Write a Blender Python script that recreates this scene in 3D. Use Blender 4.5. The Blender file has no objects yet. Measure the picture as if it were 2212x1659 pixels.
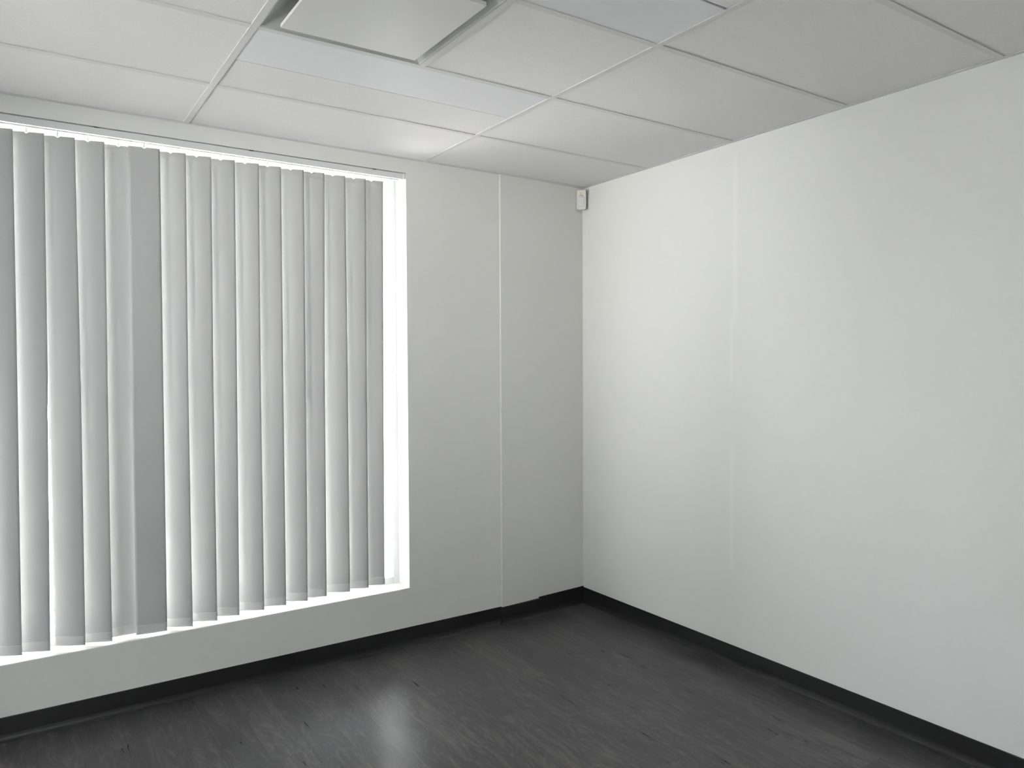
import bpy, bmesh, math, random
from mathutils import Vector, Matrix
random.seed(7)
C = bpy.context.scene.collection
scn = bpy.context.scene

# ------------------------------------------------------------------ camera
cam_d = bpy.data.cameras.new('camera')
cam = bpy.data.objects.new('camera', cam_d); C.objects.link(cam)
cam_d.sensor_fit = 'HORIZONTAL'; cam_d.sensor_width = 36.0
cam_d.lens = 36.0*1605.197/2212.0
cam_d.clip_start = 0.02
r = Vector((0.83093031, -0.55635466, -0.00493129))
u = Vector((0.02044811, 0.02168016, 0.99955582))
f = Vector((0.55600063, 0.83066206, -0.0293911))
m = Matrix.Identity(4)
for i in range(3):
    m[i][0] = r[i]; m[i][1] = u[i]; m[i][2] = -f[i]
m.translation = Vector((-3.01297, -3.66426, 1.54675))
cam.matrix_world = m
scn.camera = cam

# ------------------------------------------------------------------ view
vs = scn.view_settings
scn.display_settings.display_device = 'sRGB'
vs.view_transform = 'Standard'; vs.look = 'None'; vs.gamma = 1.0
vs.use_curve_mapping = False
vs.exposure = -0.08

# ------------------------------------------------------------------ sky
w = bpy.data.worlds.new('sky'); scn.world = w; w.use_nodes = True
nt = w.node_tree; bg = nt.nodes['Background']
SKY_BASE, ADDED_GLOW = 18.0, 62.0
gdir = Vector((-0.90, -0.34, -0.24)).normalized()       # added glow below the horizon, aimed through the side window at the corner
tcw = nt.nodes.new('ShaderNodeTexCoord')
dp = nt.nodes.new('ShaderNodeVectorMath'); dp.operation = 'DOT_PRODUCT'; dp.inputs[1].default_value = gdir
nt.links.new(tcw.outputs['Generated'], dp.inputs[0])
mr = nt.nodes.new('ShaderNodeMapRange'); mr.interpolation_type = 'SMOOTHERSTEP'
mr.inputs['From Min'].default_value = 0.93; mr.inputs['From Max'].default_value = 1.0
mr.inputs['To Min'].default_value = SKY_BASE; mr.inputs['To Max'].default_value = SKY_BASE + ADDED_GLOW
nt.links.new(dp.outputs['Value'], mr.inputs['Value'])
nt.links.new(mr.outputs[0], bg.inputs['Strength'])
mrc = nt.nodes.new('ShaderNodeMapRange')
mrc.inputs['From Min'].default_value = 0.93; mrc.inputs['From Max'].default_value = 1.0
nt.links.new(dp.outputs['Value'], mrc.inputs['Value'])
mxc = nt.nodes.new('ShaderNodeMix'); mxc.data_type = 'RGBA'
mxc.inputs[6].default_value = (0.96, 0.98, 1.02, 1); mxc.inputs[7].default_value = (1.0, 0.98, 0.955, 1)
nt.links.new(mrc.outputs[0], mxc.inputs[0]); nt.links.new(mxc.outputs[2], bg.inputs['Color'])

# ------------------------------------------------------------------ sun: steep, from the right of the window
sd = bpy.data.lights.new('sun', 'SUN'); sun = bpy.data.objects.new('sun', sd); C.objects.link(sun)
sd.energy = 250.0; sd.angle = math.radians(0.6); sd.color = (1.0, 0.97, 0.92)
travel = Vector((-0.28, -0.235, -0.93))
sun.rotation_euler = travel.to_track_quat('-Z', 'Y').to_euler()
sun.location = (3, 6, 12)




# ------------------------------------------------------------------ constants
H = 2.6395
WL, WR, WB, WT = -4.60, -1.2416, 0.3153, 2.5666      # window opening
XL, YB = -5.40, -6.20                                # far left wall, back wall
REV = 0.16                                           # reveal depth

# ------------------------------------------------------------------ materials
def nodes(name):
    mt = bpy.data.materials.new(name); mt.use_nodes = True
    nt = mt.node_tree; b = nt.nodes['Principled BSDF']
    return mt, nt, b

def simple(name, col, rough=0.6, spec=0.5, metal=0.0, bump=0.0, bscale=200.0):
    mt, nt, b = nodes(name)
    b.inputs['Base Color'].default_value = (*col, 1)
    b.inputs['Roughness'].default_value = rough
    b.inputs['Specular IOR Level'].default_value = spec
    b.inputs['Metallic'].default_value = metal
    if bump:
        tc = nt.nodes.new('ShaderNodeTexCoord'); n = nt.nodes.new('ShaderNodeTexNoise')
        n.inputs['Scale'].default_value = bscale; n.inputs['Detail'].default_value = 3
        bp = nt.nodes.new('ShaderNodeBump'); bp.inputs['Strength'].default_value = bump
        bp.inputs['Distance'].default_value = 0.002
        nt.links.new(tc.outputs['Object'], n.inputs['Vector'])
        nt.links.new(n.outputs['Fac'], bp.inputs['Height'])
        nt.links.new(bp.outputs['Normal'], b.inputs['Normal'])
    return mt

M_wall = simple('painted_wall', (0.775, 0.775, 0.745), 0.55, 0.35, bump=0.12, bscale=160)
M_plaster_side = M_wall
M_grid = simple('ceiling_grid_metal', (0.69, 0.685, 0.68), 0.45, 0.4)
M_frame = simple('window_frame_metal', (0.75, 0.76, 0.77), 0.4, 0.5)
M_rail = simple('headrail_enamel', (0.74, 0.75, 0.74), 0.35, 0.5)
M_cover = simple('sensor_plastic', (0.74, 0.73, 0.67), 0.35, 0.5)
M_lens = simple('sensor_lens_plastic', (0.66, 0.68, 0.68), 0.25, 0.5)
M_dark = simple('dark_plastic', (0.06, 0.06, 0.06), 0.5, 0.4)
M_diff = simple('diffuser_enamel', (0.72, 0.72, 0.69), 0.4, 0.4)
M_cone = simple('diffuser_cone_shaded', (0.47, 0.48, 0.455), 0.5, 0.4)  # centre panel enamel darkened, the recess shade is put into the colour
M_strip = simple('smooth_strip_panel', (0.80, 0.805, 0.825), 0.5, 0.4)
M_pave = simple('outside_paving', (0.55, 0.54, 0.52), 0.9, 0.2, bump=0.3, bscale=8)
M_clip = simple('carrier_clip_plastic', (0.85, 0.85, 0.85), 0.4, 0.4)

def mat_ceiling():
    mt, nt, b = nodes('mineral_fibre_tile')
    b.inputs['Roughness'].default_value = 0.9; b.inputs['Specular IOR Level'].default_value = 0.15
    tc = nt.nodes.new('ShaderNodeTexCoord'); n = nt.nodes.new('ShaderNodeTexNoise')
    n.inputs['Scale'].default_value = 260; n.inputs['Detail'].default_value = 4
    cr = nt.nodes.new('ShaderNodeValToRGB')
    cr.color_ramp.elements[0].position = 0.3; cr.color_ramp.elements[0].color = (0.77, 0.762, 0.762, 1)
    cr.color_ramp.elements[1].position = 0.6; cr.color_ramp.elements[1].color = (0.82, 0.812, 0.812, 1)
    bp = nt.nodes.new('ShaderNodeBump'); bp.inputs['Strength'].default_value = 0.25; bp.inputs['Distance'].default_value = 0.002
    L = nt.links.new
    L(tc.outputs['Object'], n.inputs['Vector']); L(n.outputs['Fac'], cr.inputs['Fac'])
    L(cr.outputs['Color'], b.inputs['Base Color']); L(n.outputs['Fac'], bp.inputs['Height'])
    L(bp.outputs['Normal'], b.inputs['Normal'])
    return mt
M_tile = mat_ceiling()

def mat_right_wall():
    """same paint, with a faint vertical touch-up line over a wallboard joint"""
    mt, nt, b = nodes('painted_wall_with_joint')
    b.inputs['Roughness'].default_value = 0.45; b.inputs['Specular IOR Level'].default_value = 0.4
    L = nt.links.new
    tc = nt.nodes.new('ShaderNodeTexCoord'); sp = nt.nodes.new('ShaderNodeSeparateXYZ')
    L(tc.outputs['Object'], sp.inputs['Vector'])
    def band(out, c, hw, soft):
        a = nt.nodes.new('ShaderNodeMath'); a.operation = 'SUBTRACT'; L(out, a.inputs[0]); a.inputs[1].default_value = c
        ab = nt.nodes.new('ShaderNodeMath'); ab.operation = 'ABSOLUTE'; L(a.outputs[0], ab.inputs[0])
        mr = nt.nodes.new('ShaderNodeMapRange'); mr.interpolation_type = 'SMOOTHSTEP'
        mr.inputs['From Min'].default_value = hw - soft; mr.inputs['From Max'].default_value = hw + soft
        mr.inputs['To Min'].default_value = 1; mr.inputs['To Max'].default_value = 0
        L(ab.outputs[0], mr.inputs['Value']); return mr.outputs[0]
    def mul(a_, b_):
        q = nt.nodes.new('ShaderNodeMath'); q.operation = 'MULTIPLY'; L(a_, q.inputs[0]); L(b_, q.inputs[1]); return q.outputs[0]
    def mx(a_, b_):
        q = nt.nodes.new('ShaderNodeMath'); q.operation = 'MAXIMUM'; L(a_, q.inputs[0]); L(b_, q.inputs[1]); return q.outputs[0]
    s1 = mul(band(sp.outputs['Y'], -1.158, 0.013, 0.006), band(sp.outputs['Z'], 1.60, 0.17, 0.02))
    s2 = mul(band(sp.outputs['Y'], -1.178, 0.013, 0.010), band(sp.outputs['Z'], 2.15, 0.42, 0.10))
    s3 = mul(band(sp.outputs['Y'], -1.163, 0.013, 0.006), band(sp.outputs['Z'], 0.80, 0.31, 0.02))
    fac = mx(mx(s1, s2), s3)
    mix = nt.nodes.new('ShaderNodeMix'); mix.data_type = 'RGBA'
    mix.inputs[6].default_value = (0.785, 0.785, 0.765, 1); mix.inputs[7].default_value = (0.815, 0.815, 0.795, 1)
    L(fac, mix.inputs[0]); L(mix.outputs[2], b.inputs['Base Color'])
    n = nt.nodes.new('ShaderNodeTexNoise'); n.inputs['Scale'].default_value = 160; n.inputs['Detail'].default_value = 3
    L(tc.outputs['Object'], n.inputs['Vector'])
    bp = nt.nodes.new('ShaderNodeBump'); bp.inputs['Strength'].default_value = 0.12; bp.inputs['Distance'].default_value = 0.002
    L(n.outputs['Fac'], bp.inputs['Height']); L(bp.outputs['Normal'], b.inputs['Normal'])
    return mt
M_wall_r = mat_right_wall()

def mat_floor():
    mt, nt, b = nodes('grey_wood_vinyl_planks')
    L = nt.links.new; N = nt.nodes.new
    tc = N('ShaderNodeTexCoord'); sp = N('ShaderNodeSeparateXYZ'); L(tc.outputs['Object'], sp.inputs['Vector'])
    def math_(op, a, bb=None):
        q = N('ShaderNodeMath'); q.operation = op
        for i, v in enumerate((a, bb)):
            if v is None: continue
            if isinstance(v, (int, float)): q.inputs[i].default_value = v
            else: L(v, q.inputs[i])
        return q.outputs[0]
    PW, PL = 0.152, 0.914
    xs = math_('DIVIDE', math_('ADD', sp.outputs['X'], 1.45 + 10*PW), PW)
    row = math_('FLOOR', xs); fx = math_('FRACT', xs)
    ys = math_('ADD', math_('DIVIDE', sp.outputs['Y'], PL), math_('MULTIPLY', row, 0.37))
    col = math_('FLOOR', ys); fy = math_('FRACT', ys)
    cb = N('ShaderNodeCombineXYZ'); L(row, cb.inputs[0]); L(col, cb.inputs[1])
    wn = N('ShaderNodeTexWhiteNoise'); wn.noise_dimensions = '3D'; L(cb.outputs[0], wn.inputs['Vector'])
    # per plank shifted coordinates, stretched along the plank
    off = N('ShaderNodeVectorMath'); off.operation = 'SCALE'; L(wn.outputs['Color'], off.inputs[0]); off.inputs['Scale'].default_value = 17.0
    ad = N('ShaderNodeVectorMath'); ad.operation = 'ADD'; L(tc.outputs['Object'], ad.inputs[0]); L(off.outputs[0], ad.inputs[1])
    mp = N('ShaderNodeMapping'); mp.inputs['Scale'].default_value = (1.0, 0.10, 1.0); L(ad.outputs[0], mp.inputs['Vector'])
    n1 = N('ShaderNodeTexNoise'); n1.inputs['Scale'].default_value = 34; n1.inputs['Detail'].default_value = 8; n1.inputs['Roughness'].default_value = 0.68; n1.inputs['Distortion'].default_value = 0.35
    L(mp.outputs[0], n1.inputs['Vector'])
    mp2 = N('ShaderNodeMapping'); mp2.inputs['Scale'].default_value = (1.0, 0.22, 1.0); L(ad.outputs[0], mp2.inputs['Vector'])
    n2 = N('ShaderNodeTexNoise'); n2.inputs['Scale'].default_value = 7; n2.inputs['Detail'].default_value = 3; n2.inputs['Distortion'].default_value = 0.5
    L(mp2.outputs[0], n2.inputs['Vector'])
    # cathedral grain: rings of a distorted noise
    ring = math_('FRACT', math_('MULTIPLY', n2.outputs['Fac'], 18.0))
    ringl = math_('POWER', math_('ABSOLUTE', math_('SUBTRACT', ring, 0.5)), 4.0)      # 0..0.0625
    ringl = math_('MULTIPLY', ringl, 16.0)
    g = math_('ADD', math_('MULTIPLY', n1.outputs['Fac'], 0.75), math_('MULTIPLY', n2.outputs['Fac'], 0.35))
    g = math_('ADD', g, math_('MULTIPLY', ringl, 0.13))
    g = math_('ADD', g, math_('MULTIPLY', math_('SUBTRACT', wn.outputs['Value'], 0.5), 0.10))
    cr = N('ShaderNodeValToRGB')
    e = cr.color_ramp.elements
    e[0].position = 0.34; e[0].color = (0.040, 0.040, 0.041, 1)
    e[1].position = 0.78; e[1].color = (0.125, 0.121, 0.117, 1)
    k = e.new(0.54); k.color = (0.055, 0.054, 0.055, 1)
    L(g, cr.inputs['Fac'])
    # seams
    sx = math_('LESS_THAN', math_('MULTIPLY', fx, PW), 0.0018)
    sy = math_('LESS_THAN', math_('MULTIPLY', fy, PL), 0.0018)
    seam = math_('MAXIMUM', sx, sy)
    mix = N('ShaderNodeMix'); mix.data_type = 'RGBA'; L(math_('MULTIPLY', seam, 0.7), mix.inputs[0])
    L(cr.outputs['Color'], mix.inputs[6]); mix.inputs[7].default_value = (0.018, 0.018, 0.018, 1)
    L(mix.outputs[2], b.inputs['Base Color'])
    rr = N('ShaderNodeMapRange'); L(n1.outputs['Fac'], rr.inputs['Value']); rr.inputs['From Min'].default_value = 0.3; rr.inputs['From Max'].default_value = 0.7
    rr.inputs['To Min'].default_value = 0.26; rr.inputs['To Max'].default_value = 0.42
    L(rr.outputs[0], b.inputs['Roughness'])
    b.inputs['Specular IOR Level'].default_value = 0.45
    bp = N('ShaderNodeBump'); bp.inputs['Strength'].default_value = 0.18; bp.inputs['Distance'].default_value = 0.0015
    hh = math_('SUBTRACT', n1.outputs['Fac'], math_('MULTIPLY', seam, 0.8))
    L(hh, bp.inputs['Height']); L(bp.outputs['Normal'], b.inputs['Normal'])
    return mt
M_floor = mat_floor()
M_base = simple('black_vinyl_cove_base', (0.010, 0.010, 0.011), 0.40, 0.5)

def mat_fabric(name, col, tr):
    mt, nt, b = nodes(name)
    nt.nodes.remove(b); L = nt.links.new; N = nt.nodes.new
    out = [n for n in nt.nodes if n.type == 'OUTPUT_MATERIAL'][0]
    d = N('ShaderNodeBsdfDiffuse'); t = N('ShaderNodeBsdfTranslucent'); mx = N('ShaderNodeMixShader')
    tc = N('ShaderNodeTexCoord'); n = N('ShaderNodeTexNoise'); n.inputs['Scale'].default_value = 500; n.inputs['Detail'].default_value = 2
    L(tc.outputs['Object'], n.inputs['Vector'])
    cr = N('ShaderNodeValToRGB'); cr.color_ramp.elements[0].position = 0.3; cr.color_ramp.elements[1].position = 0.7
    cr.color_ramp.elements[0].color = (*[c*0.96 for c in col], 1); cr.color_ramp.elements[1].color = (*col, 1)
    L(n.outputs['Fac'], cr.inputs['Fac']); L(cr.outputs['Color'], d.inputs['Color'])
    t.inputs['Color'].default_value = (*col, 1)
    mx.inputs[0].default_value = tr
    L(d.outputs[0], mx.inputs[1]); L(t.outputs[0], mx.inputs[2]); L(mx.outputs[0], out.inputs['Surface'])
    return mt
M_fab = mat_fabric('blind_fabric', (0.51, 0.512, 0.51), 0.12)
M_hem = mat_fabric('blind_hem_fabric', (0.64, 0.64, 0.63), 0.14)

def mat_glass():
    mt, nt, b = nodes('window_glass')
    nt.nodes.remove(b); L = nt.links.new; N = nt.nodes.new
    out = [n for n in nt.nodes if n.type == 'OUTPUT_MATERIAL'][0]
    t = N('ShaderNodeBsdfTransparent'); t.inputs['Color'].default_value = (0.955, 0.96, 0.955, 1)
    g = N('ShaderNodeBsdfGlossy'); g.inputs['Roughness'].default_value = 0.02
    mx = N('ShaderNodeMixShader'); fr = N('ShaderNodeFresnel'); fr.inputs['IOR'].default_value = 1.35
    L(fr.outputs[0], mx.inputs[0]); L(t.outputs[0], mx.inputs[1]); L(g.outputs[0], mx.inputs[2]); L(mx.outputs[0], out.inputs['Surface'])
    return mt
M_glass = mat_glass()

# ------------------------------------------------------------------ helpers
def bx(bm, x0, x1, y0, y1, z0, z1):
    vs_ = [bm.verts.new(p) for p in ((x0,y0,z0),(x1,y0,z0),(x1,y1,z0),(x0,y1,z0),(x0,y0,z1),(x1,y0,z1),(x1,y1,z1),(x0,y1,z1))]
    for q in ((0,3,2,1),(4,5,6,7),(0,1,5,4),(1,2,6,5),(2,3,7,6),(3,0,4,7)):
        bm.faces.new([vs_[i] for i in q])

def prism(bm, pts, z0, z1):
    """vertical prism from a plan outline (counter-clockwise)"""
    a = [bm.verts.new((x, y, z0)) for x, y in pts]; b = [bm.verts.new((x, y, z1)) for x, y in pts]
    n = len(pts)
    bm.faces.new(list(reversed(a))); bm.faces.new(b)
    for i in range(n): bm.faces.new((a[i], a[(i+1) % n], b[(i+1) % n], b[i]))

def obj(name, bm, mat, parent=None, smooth=False, bevel=0.0, loc=None):
    bmesh.ops.recalc_face_normals(bm, faces=bm.faces)
    me = bpy.data.meshes.new(name); bm.to_mesh(me); bm.free()
    if smooth:
        for p_ in me.polygons: p_.use_smooth = True
    me.materials.append(mat)
    o = bpy.data.objects.new(name, me); C.objects.link(o)
    if parent: o.parent = parent
    if loc: o.location = loc
    if bevel:
        b = o.modifiers.new('bevel', 'BEVEL'); b.width = bevel; b.segments = 2; b.limit_method = 'ANGLE'
    return o
def struct(name, bm, mat, parent=None, **k):
    o = obj(name, bm, mat, parent, **k); o['kind'] = 'structure'; return o
def tag(o, label, cat, group=None):
    o['label'] = label; o['category'] = cat
    if group: o['group'] = group
    return o
def empty(name, loc):
    o = bpy.data.objects.new(name, None); C.objects.link(o); o.location = loc; o.empty_display_size = 0.1
    return o

# ------------------------------------------------------------------ room shell
bm = bmesh.new(); bx(bm, XL-0.15, 0.15, YB-0.15, 0.30, -0.10, 0.0)
struct('floor', bm, M_floor)

# window wall, 0.30 thick, with the opening; a shallow pilaster and a set-back end bay by the corner
PX0, PX1, PY, EY = -0.645, -0.370, -0.014, 0.024
YM = PY + (EY-PY)*(PX1-PX0)/(0-PX0)      # this end bay runs back very slightly towards the corner
T = 0.30
ZT = H + 0.30
bm = bmesh.new()
bx(bm, XL-0.15, WL, 0, T, 0, ZT)
bx(bm, WL, WR, 0, T, 0, WB)
bx(bm, WL, WR, 0, T, WT, ZT)
prism(bm, [(WR, 0), (PX0, 0), (PX0, PY), (0, EY), (0.15, EY), (0.15, T), (WR, T)], 0, ZT)
struct('wall_window', bm, M_wall)
bm = bmesh.new(); bx(bm, 0, 0.15, YB-0.15, EY, 0, ZT); struct('wall_right', bm, M_wall_r)
bm = bmesh.new(); LY0, LY1, LZ0, LZ1 = -2.3, -1.7, 0.3, 2.0
bx(bm, XL-0.15, XL, YB-0.15, LY0, 0, ZT); bx(bm, XL-0.15, XL, LY1, 0, 0, ZT)
bx(bm, XL-0.15, XL, LY0, LY1, 0, LZ0); bx(bm, XL-0.15, XL, LY0, LY1, LZ1, ZT)
struct('wall_left', bm, M_wall)
bm = bmesh.new()
bx(bm, XL-0.12, XL-0.07, LY0, LY0+0.04, LZ0, LZ1); bx(bm, XL-0.12, XL-0.07, LY1-0.04, LY1, LZ0, LZ1)
bx(bm, XL-0.12, XL-0.07, LY0+0.04, LY1-0.04, LZ0, LZ0+0.04); bx(bm, XL-0.12, XL-0.07, LY0+0.04, LY1-0.04, LZ1-0.04, LZ1)
win_added_left = struct('window_added_left', bm, M_frame)  # unseen window, added so the glow reaches the right wall and ceiling
bm = bmesh.new(); bx(bm, XL-0.098, XL-0.092, LY0+0.04, LY1-0.04, LZ0+0.04, LZ1-0.04); obj('glass_pane', bm, M_glass, win_added_left)
bm = bmesh.new(); BX0, BX1, BZ0, BZ1 = -4.0, -2.8, 1.0, 2.0
bx(bm, XL, BX0, YB-0.15, YB, 0, ZT); bx(bm, BX1, 0, YB-0.15, YB, 0, ZT)
bx(bm, BX0, BX1, YB-0.15, YB, 0, BZ0); bx(bm, BX0, BX1, YB-0.15, YB, BZ1, ZT)
struct('wall_back', bm, M_wall)
bm = bmesh.new()
bx(bm, BX0, BX0+0.04, YB-0.12, YB-0.07, BZ0, BZ1); bx(bm, BX1-0.04, BX1, YB-0.12, YB-0.07, BZ0, BZ1)
bx(bm, BX0+0.04, BX1-0.04, YB-0.12, YB-0.07, BZ0, BZ0+0.04); bx(bm, BX0+0.04, BX1-0.04, YB-0.12, YB-0.07, BZ1-0.04, BZ1)
win_added_back = struct('window_added_back', bm, M_frame)  # unseen window, added to brighten the window wall from behind the camera
for a_, b_ in ((BX0+0.04, BX1-0.04),):
    bm = bmesh.new(); bx(bm, a_, b_, YB-0.098, YB-0.092, BZ0+0.04, BZ1-0.04); obj('glass_pane', bm, M_glass, win_added_back)
# roof deck above the suspended ceiling
bm = bmesh.new(); bx(bm, XL-0.15, 0.15, YB-0.15, T, ZT, ZT+0.12); struct('trim_1', bm, M_wall)

# ------------------------------------------------------------------ suspended ceiling
X2 = -1.1357; MOD = 1.2078; Y1 = -0.558; S = 0.610
FL = 0.012          # half flange
PROUD = 0.004       # flange below the tile face
mains = [0.0] + [X2 - i*MOD for i in range(4)] + [XL]
XC = -1.740         # short cross bar that halves the bay with the air diffuser
# cell rows in each bay (from the window going back)
def rows(bay):
    ys = [0.02 if bay == 0 else 0.0, Y1]
    k = 1
    while Y1 - k*S > YB:
        ys.append(Y1 - k*S); k += 1
    ys.append(YB); return ys
tile = bmesh.new(); grid = bmesh.new()
TT = 0.015
def tile_cell(x0, x1, y0, y1):
    bx(tile, x0+0.004, x1-0.004, y0+0.004, y1-0.004, H+PROUD, H+PROUD+TT)
strips = []
for bay in range(len(mains)-1):
    xr, xl = mains[bay], mains[bay+1]
    ys = rows(bay)
    for i in range(len(ys)-1):
        ya, yb = ys[i+1], ys[i]
        if bay == 1 and i == 1:           # strip panel towards the diffuser, ordinary half tile towards the window
            tile_cell(xl, xr, ya+S/2+0.004, yb)
            strips.append((xl, xr, ya, ya+S/2)); continue
        if bay == 1 and i == 2:           # diffuser bay
            tile_cell(XC, xr, ya, yb); continue
        if bay == 1 and i == 3:
            strips.append((xl, xr, yb-S/2, yb)); tile_cell(xl, xr, ya, yb-S/2-0.004); continue
        tile_cell(xl, xr, ya, yb)
    for i in range(1, len(ys)-1):
        if bay == 1 and i in (): continue
        bx(grid, xl+FL, xr-(FL if bay else 0), ys[i]-FL, ys[i]+FL, H, H+0.003)
        bx(grid, xl+FL, xr-(FL if bay else 0), ys[i]-0.001, ys[i]+0.001, H+0.003, H+0.04)
for x in mains[1:-1]:
    bx(grid, x-FL, x+FL, YB, 0.0, H-0.0006, H+0.003)
    bx(grid, x-0.001, x+0.001, YB, 0.0, H+0.003, H+0.04)
# short cross bar beside the diffuser
bx(grid, XC-FL, XC+FL, Y1-2*S+FL, Y1-S-FL, H-0.0003, H+0.003)
bx(grid, XC-0.001, XC+0.001, Y1-2*S+FL, Y1-S-FL, H+0.003, H+0.04)
# wall angles
def angle(x0, x1, y0, y1, sx, sy):
    bx(grid, x0, x1, y0, y1, H, H+0.003)
bx(grid, -0.020, 0.0, YB, EY, H+0.0003, H+0.003)
bx(grid, XL, XL+0.020, YB, 0, H+0.0003, H+0.003)
bx(grid, XL, 0, YB, YB+0.020, H+0.0002, H+0.003)
bx(grid, XL, PX0, -0.018, 0.0, H+0.0002, H+0.003)
bx(grid, PX0, 0, PY-0.012, EY, H+0.0002, H+0.003)
ceiling = struct('ceiling', tile, M_tile)
g_ = obj('ceiling_grid', grid, M_grid, ceiling); g_['kind'] = 'structure'

lab = ['narrow bluish-white strip panel filling the ceiling between air diffuser and window blind',
       'narrow pale strip panel in ceiling on the far side of air diffuser from window']
for k, (x0, x1, y0, y1) in enumerate(strips):
    bm = bmesh.new()
    # folded tray: flat face with short upturned lips
    d = 0.0015
    if k == 0: a, b_ = y0+FL+0.0005, y1
    else: a, b_ = y0, y1-FL-0.0005
    bx(bm, x0+FL+0.001, x1-FL-0.001, a, b_, H+0.0025, H+0.005)
    bx(bm, x0+FL+0.001, x1-FL-0.001, a, a+d, H+0.005, H+0.03)
    bx(bm, x0+FL+0.001, x1-FL-0.001, b_-d, b_, H+0.005, H+0.03)
    o = obj('strip_panel', bm, M_strip)
    tag(o, lab[k], 'ceiling panel', 'narrow strip panels either side of the air diffuser')

# ------------------------------------------------------------------ square plaque air diffuser
dx0, dx1 = mains[2]+FL, XC-FL
dy0, dy1 = Y1-2*S+FL, Y1-S-FL
dif = empty('air_diffuser', ((dx0+dx1)/2, (dy0+dy1)/2, H))
tag(dif, 'square white ceiling air diffuser with a flat hanging centre panel and dark gap', 'air diffuser')
cx, cy = (dx0+dx1)/2, (dy0+dy1)/2
bm = bmesh.new()
def ringquad(bm, r0, r1):
    (ax0, ax1, ay0, ay1, az), (bx0, bx1, by0, by1, bz) = r0, r1
    A = [bm.verts.new(v) for v in ((ax0,ay0,az),(ax1,ay0,az),(ax1,ay1,az),(ax0,ay1,az))]
    B = [bm.verts.new(v) for v in ((bx0,by0,bz),(bx1,by0,bz),(bx1,by1,bz),(bx0,by1,bz))]
    for i in range(4): bm.faces.new((A[i], A[(i+1) % 4], B[(i+1) % 4], B[i]))
hx, hy = (dx1-dx0)/2, (dy1-dy0)/2
prof = [(0.0, 0.0), (0.004, 0.0), (0.008, 0.004), (0.080, 0.040), (0.10, 0.050), (0.10, 0.07)]
rr_ = [(-hx+i_, hx-i_, -hy+i_, hy-i_, z_) for i_, z_ in prof]
for a, b_ in zip(rr_, rr_[1:]): ringquad(bm, a, b_)
bx(bm, -hx+0.10, hx-0.10, -hy+0.10, hy-0.10, 0.069, 0.071)
cone = obj('diffuser_cone', bm, M_cone, dif)
bm = bmesh.new()
px0, px1, py0, py1 = -2.283, -1.808, -1.738, -1.252
bx(bm, px0-cx, px1-cx, py0-cy, py1-cy, -0.019, -0.0175)
bx(bm, px0-cx, px1-cx, py0-cy, py0-cy+0.0015, -0.0175, -0.008)
bx(bm, px0-cx, px1-cx, py1-cy-0.0015, py1-cy, -0.0175, -0.008)
bx(bm, px0-cx, px0-cx+0.0015, py0-cy, py1-cy, -0.0175, -0.008)
bx(bm, px1-cx-0.0015, px1-cx, py0-cy, py1-cy, -0.0175, -0.008)
obj('centre_panel', bm, M_diff, dif)
for sx in (-1, 1):
    for sy in (-1, 1):
        bm = bmesh.new()
        bx(bm, sx*0.12-0.004, sx*0.12+0.004, sy*0.12-0.004, sy*0.12+0.004, -0.0175, 0.069)
        obj('support_stem', bm, M_diff, dif)

# ------------------------------------------------------------------ window
bm = bmesh.new()
fy0, fy1 = REV-0.03, REV+0.03
fw = 0.035
bx(bm, WL, WL+fw, fy0, fy1, WB, WT); bx(bm, WR-fw, WR, fy0, fy1, WB, WT)
bx(bm, WL+fw, WR-fw, fy0, fy1, WB, WB+fw); bx(bm, WL+fw, WR-fw, fy0, fy1, WT-fw, WT)
bx(bm, -2.94, -2.90, fy0, fy1, WB+fw, WT-fw)
win = struct('window_1', bm, M_frame, bevel=0.002)
bm = bmesh.new()
bx(bm, WL+fw, -2.94, REV-0.003, REV+0.003, WB+fw, WT-fw); gp = obj('glass_pane', bm, M_glass, win)
bm = bmesh.new()
bx(bm, -2.90, WR-fw, REV-0.003, REV+0.003, WB+fw, WT-fw); gp = obj('glass_pane', bm, M_glass, win)
bm = bmesh.new()   # painted sill board, ends just short of the jamb
bx(bm, WL, WR-0.046, -0.002, fy0, WB-0.016, WB-0.002)
bx(bm, WR-0.046, WR, 0.012, fy0, WB-0.012, WB-0.002)
sill = obj('window_sill', bm, M_wall, win); sill['kind'] = 'structure'

# paving outside and a roof overhang high above
bm = bmesh.new(); bx(bm, -14, 10, T, 16, -0.25, -0.12); struct('trim_2', bm, M_pave)

# ------------------------------------------------------------------ vertical blind
blind = empty('vertical_blind', (-2.9, 0.045, WT))
tag(blind, 'white fabric vertical blind with closed slats hanging in front of the bright window', 'window blind')
BO = Vector((-2.9, 0.045, WT))
bm = bmesh.new()
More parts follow.
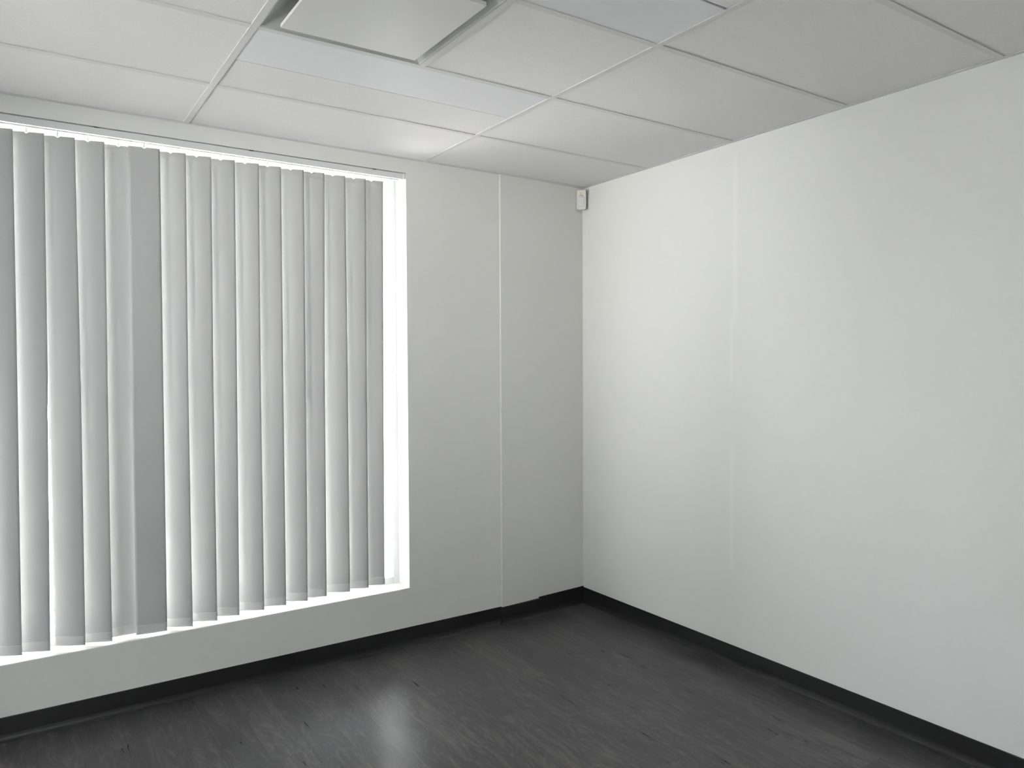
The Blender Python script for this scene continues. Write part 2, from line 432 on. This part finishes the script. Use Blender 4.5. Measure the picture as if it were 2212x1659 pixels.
# headrail: U-shaped channel open at the bottom with a flat front face
x0, x1 = WL+0.004-BO.x, WR-0.006-BO.x
RZ0, RZ1 = -0.034, -0.004
bx(bm, x0, x1, -0.040, -0.036, RZ0, RZ1)
bx(bm, x0, x1, 0.006, 0.009, RZ0, RZ1)
bx(bm, x0, x1, -0.036, 0.006, RZ1-0.003, RZ1)
bx(bm, x0, x1, -0.036, -0.028, RZ0, RZ0+0.003)
bx(bm, x0, x1, -0.002, 0.006, RZ0, RZ0+0.003)
rail = obj('headrail', bm, M_rail, blind)
bm = bmesh.new(); bx(bm, x1-0.012, x1+0.003, -0.0415, 0.010, RZ0-0.001, RZ1+0.001)
obj('end_cap', bm, M_clip, rail, bevel=0.0015)
for xb in (-3.28, -2.70, -2.05, -1.42):    # fixing clips whose dark slots show over the rail
    bm = bmesh.new(); bx(bm, xb-BO.x-0.009, xb-BO.x+0.009, -0.0408, 0.008, RZ1-0.001, RZ1+0.003)
    obj('mounting_clip', bm, M_dark, rail)

SW = 0.127; PY0 = 0.045
top = [-2.999,-2.89,-2.779,-2.668,-2.558,-2.449,-2.339,-2.228,-2.122,-2.01,-1.903,-1.79,-1.683,-1.572,-1.46,-1.361]
mid = [-3.004,-2.897,-2.777,-2.675,-2.568,-2.453,-2.347,-2.236,-2.129,-2.018,-1.908,-1.796,-1.696,-1.574,-1.469,-1.372]
bot = [-3.011,-2.912,-2.781,-2.679,-2.576,-2.456,-2.347,-2.238,-2.137,-2.02,-1.911,-1.803,-1.702,-1.579,-1.473,-1.38]
zb =  [0.339,0.335,0.332,0.325,0.317,0.322,0.325,0.330,0.336,0.340,0.343,0.346,0.349,0.352,0.353,0.355]
#        angle at top / middle / bottom in degrees (left edge turned away from the room)
ang = [(17,20,23)]*16
ang = [list(a) for a in ang]
for i, a in {0:(16,20,23),1:(16,21,23),2:(16,19,23),3:(17,20,23),4:(4,3,2),5:(8,8,7),6:(17,22,26),7:(16,19,24),8:(17,20,22),
             9:(18,22,25),10:(16,19,21),11:(18,21,26),12:(15,18,20),13:(15,20,26),14:(17,20,22),15:(15,19,21)}.items(): ang[i] = [a[0], a[1]+(2 if i not in (4, 5) else 0), a[2]+(6 if i not in (4, 5) else 0)]
offy = {4: 0.011, 5: -0.020}
top[4], mid[4], bot[4] = -2.548, -2.553, -2.556
zb[4], zb[5] = 0.330, 0.326
ex = 0.111
n_left = int((top[0] - ex - WL - 0.08)//ex) + 1
for k in range(n_left):
    top.insert(0, top[0]-ex); mid.insert(0, mid[0]-ex); bot.insert(0, bot[0]-ex)
    zb.insert(0, 0.338); ang.insert(0, [17, 22, 28])

ZTOP = 2.512
def interp(a, b, c, z):
    t = (ZTOP - z)/(ZTOP-0.33); t = max(0, min(1, t)); tm = 0.47
    if t < tm: s = t/tm; return a*(1-s)+b*s
    s = (t-tm)/(1-tm); return b*(1-s)+c*s

def slat(idx):
    rnd = random.Random(100+idx)
    a3 = ang[idx]; z0 = zb[idx]; oy = offy.get(idx-n_left, 0.0)
    NU, NV = 12, 64
    ph = [rnd.uniform(0, 6.28) for _ in range(4)]; amp = rnd.uniform(0.6, 1.3)
    kink_z = 1.42 + rnd.uniform(-0.12, 0.12); kink_s = -1 if rnd.random() < 0.7 else 1
    kink_a = rnd.choice([0.0, 0.5, 1.0, 1.4])*0.004
    xpiv = interp(top[idx], mid[idx], bot[idx], ZTOP) - 0.5*SW*math.cos(math.radians(a3[0]))
    def P(uu, z, th):
        """uu -1..1 across, th offset along the thickness"""
        a = math.radians(interp(*a3, z))
        re = interp(top[idx], mid[idx], bot[idx], z)
        xc = re - 0.5*SW*math.cos(a)
        t = (ZTOP - z)/2.18
        wave = amp*0.0016*math.sin(3.0*z+ph[0])*t
        edge = (uu*0.5)*0.003*math.sin(z*3.3+ph[2])*t
        curl = 0.0035*(1-uu*uu)                          # slight bow of the cloth
        kk = kink_a*math.exp(-((z-kink_z)/0.035)**2)*max(0, kink_s*uu)**2
        s = uu*0.5*SW; nn = curl + wave*0.6 + edge + kk + th
        # tangent (cos a, -sin a), normal to the room (-sin a, -cos a)
        return Vector((xc + s*math.cos(a) - nn*math.sin(a), PY0 + oy - s*math.sin(a) - nn*math.cos(a), z)) - BO
    def sheet(z_hi, z_lo, nv, th, out, notch):
        bm = bmesh.new(); G = []
        for side in (0, 1):
            g = []
            for j in range(nv+1):
                z = z_hi + (z_lo - z_hi)*j/nv; rowv = []
                for i in range(NU+1):
                    uu = -1 + 2*i/NU
                    zz = z
                    if notch and j == 0 and abs(i-NU//2) <= 0: zz -= 0.006
                    rowv.append(bm.verts.new(P(uu, zz, out + (th if side == 0 else 0.0))))
                g.append(rowv)
            G.append(g)
        for side in (0, 1):
            g = G[side]
            for j in range(nv):
                for i in range(NU):
                    q = (g[j][i], g[j+1][i], g[j+1][i+1], g[j][i+1])
                    bm.faces.new(q if side == 0 else tuple(reversed(q)))
        F, K = G
        for j in range(nv):
            bm.faces.new((F[j][0], K[j][0], K[j+1][0], F[j+1][0]))
            bm.faces.new((F[j][NU], F[j+1][NU], K[j+1][NU], K[j][NU]))
        for i in range(NU):
            bm.faces.new((F[0][i], F[0][i+1], K[0][i+1], K[0][i])); bm.faces.new((F[nv][i], K[nv][i], K[nv][i+1], F[nv][i+1]))
        return bm
    s_ = obj('slat', sheet(ZTOP, z0+0.001, NV, 0.0006, 0.0, True), M_fab, blind, smooth=True)
    obj('bottom_hem', sheet(z0+0.042, z0, 6, 0.0022, -0.0008, False), M_hem, s_, smooth=True)
    # hanging clip between rail and cloth
    bm = bmesh.new(); c = P(0, ZTOP, 0)
    bx(bm, c.x-0.003, c.x+0.003, c.y-0.002, c.y+0.002, ZTOP-0.004-BO.z, RZ0+0.004)
    obj('hanging_hook', bm, M_clip, s_)
    return s_
for i in range(len(top)):
    s_ = slat(i)
    if i == n_left+5: s_['label'] = 'grey flat-turned slat'

# ------------------------------------------------------------------ cove baseboards
def cove(path, name, filler=None, zs=1.0):
    """vinyl cove base along a plan path, room on the right-hand side when walking the path"""
    prof = [(0.0, 0.100), (0.0025, 0.100), (0.0032, 0.097), (0.0032, 0.028), (0.0045, 0.018), (0.007, 0.0085), (0.010, 0.0035), (0.0135, 0.001), (0.0135, 0.0), (0.0, 0.0)]
    bm = bmesh.new(); rings = []
    pts = [Vector((x, y)) for x, y in path]
    for i, p in enumerate(pts):
        dirs = []
        if i > 0: dirs.append((pts[i]-pts[i-1]).normalized())
        if i < len(pts)-1: dirs.append((pts[i+1]-pts[i]).normalized())
        ns = [Vector((d.y, -d.x)) for d in dirs]
        if len(ns) == 2: nrm = (ns[0]+ns[1]); nrm = nrm/(nrm.dot(ns[0]))
        else: nrm = ns[0]
        rings.append([bm.verts.new((p.x+nrm.x*a, p.y+nrm.y*a, z*zs)) for a, z in prof])
    for a, b_ in zip(rings, rings[1:]):
        for j in range(len(prof)):
            k = (j+1) % len(prof); bm.faces.new((a[j], a[k], b_[k], b_[j]))
    bm.faces.new(rings[0]); bm.faces.new(list(reversed(rings[-1])))
    if filler: bx(bm, *filler, 0.0, 0.0995)     # packing behind the thicker length of base
    return struct(name, bm, M_base)
cove([(XL, 0), (PX0, 0), (PX0, PY), (PX1, PY)], 'baseboard_window', filler=(PX0+0.002, PX1, PY, YM+0.002))
cove([(PX1+0.0002, YM), (0, EY)], 'baseboard_corner', zs=1.07)
cove([(0, EY), (0, YB)], 'baseboard_right')
cove([(0, YB), (XL, YB)], 'baseboard_back')
cove([(XL, YB), (XL, 0)], 'baseboard_left')

# ------------------------------------------------------------------ motion sensor in the corner
ms = empty('motion_sensor', (-0.026, EY-0.026, 2.497))
tag(ms, 'small white plastic motion sensor mounted high in the corner under the ceiling', 'sensor')
ms.rotation_euler = (0, 0, math.radians(-45))     # local -Y faces the room diagonal (-x,-y)
def rounded(bm, w_, z0, z1, y0, y1, r_, taper=0.0, bow=0.0):
    """body with rounded lower corners and a bowed front, local x width, y depth (front = y0)"""
    prof = []
    n = 6
    prof.append((-w_/2+0.003, z1)); prof.append((-w_/2, z1-0.003))
    for i in range(n+1):
        a = math.pi + (math.pi/2)*i/n; prof.append((-w_/2+r_+r_*math.cos(a), z0+r_+r_*math.sin(a)))
    for i in range(n+1):
        a = 1.5*math.pi + (math.pi/2)*i/n; prof.append((w_/2-r_+r_*math.cos(a), z0+r_+r_*math.sin(a)))
    prof.append((w_/2, z1-0.003)); prof.append((w_/2-0.003, z1))
    zc = (z0+z1)/2
    rings = []
    for (yy, sc) in ((y1, 1.0), (y0+0.006, 1.0), (y0+0.002, 0.96), (y0, 0.88)):
        rings.append([bm.verts.new((x*sc, yy, zc+(z-zc)*(0.97 if sc < 0.9 else (0.99 if sc < 1 else 1)))) for x, z in prof])
    for a, b_ in zip(rings, rings[1:]):
        for j in range(len(prof)):
            k = (j+1) % len(prof); bm.faces.new((a[j], a[k], b_[k], b_[j]))
    bm.faces.new(rings[-1]); bm.faces.new(list(reversed(rings[0])))
bm = bmesh.new(); rounded(bm, 0.060, 0.0, 0.122, -0.036, 0.0, 0.012)
obj('sensor_body', bm, M_cover, ms, bevel=0.0)
bm = bmesh.new()    # wedge bracket that fills the corner behind
bx(bm, -0.022, 0.022, 0.0, 0.012, 0.012, 0.110); obj('corner_bracket', bm, M_cover, ms)
bm = bmesh.new()    # curved lens window, arched at the top
NA, NZ = 12, 8
Gd = []
for j in range(NZ+1):
    row = []
    for i in range(NA+1):
        s = -1+2*i/NA; x = s*0.021
        ztop = 0.073 + 0.010*math.sqrt(max(0, 1-s*s*0.9)); zz = 0.016 + (ztop-0.016)*j/NZ
        yy = -0.0365 - 0.006*math.sqrt(max(0, 1-s*s))*math.sin(math.pi*min(1, (j+0.0)/NZ*0.5+0.5)) - (0.0 if 0 < j < NZ else 0)
        yy = -0.0365 - 0.006*math.sqrt(max(0, 1-s*s))*math.sin(math.pi*(0.15+0.7*j/NZ))
        row.append(bm.verts.new((x, yy, zz)))
    Gd.append(row)
for j in range(NZ):
    for i in range(NA): bm.faces.new((Gd[j][i], Gd[j][i+1], Gd[j+1][i+1], Gd[j+1][i]))
back = [bm.verts.new((v.co.x, -0.034, v.co.z)) for v in (Gd[0] + [Gd[j][NA] for j in range(1, NZ+1)] + list(reversed(Gd[NZ][:-1])) + [Gd[j][0] for j in range(NZ-1, 0, -1)])]
rim = Gd[0] + [Gd[j][NA] for j in range(1, NZ+1)] + list(reversed(Gd[NZ][:-1])) + [Gd[j][0] for j in range(NZ-1, 0, -1)]
for i in range(len(rim)):
    k = (i+1) % len(rim); bm.faces.new((rim[i], back[i], back[k], rim[k]))
obj('sensor_lens', bm, M_lens, ms, smooth=True)
bm = bmesh.new()    # dark arched slit over the lens
prev = None
for i in range(9):
    s = -1+2*i/8; x = s*0.014; z = 0.079 + 0.009*math.sqrt(max(0, 1-s*s*0.8))
    cur = [bm.verts.new(v) for v in ((x, -0.0368, z), (x, -0.0368, z+0.0022), (x, -0.034, z+0.0022), (x, -0.034, z))]
    if prev:
        for j in range(4): bm.faces.new((prev[j], prev[(j+1) % 4], cur[(j+1) % 4], cur[j]))
    else: bm.faces.new(cur)
    prev = cur
bm.faces.new(prev)
obj('lens_slit', bm, M_dark, ms)
bm = bmesh.new(); bx(bm, -0.008, 0.002, -0.0368, -0.034, 0.0995, 0.1015); obj('indicator_slot', bm, M_dark, ms)
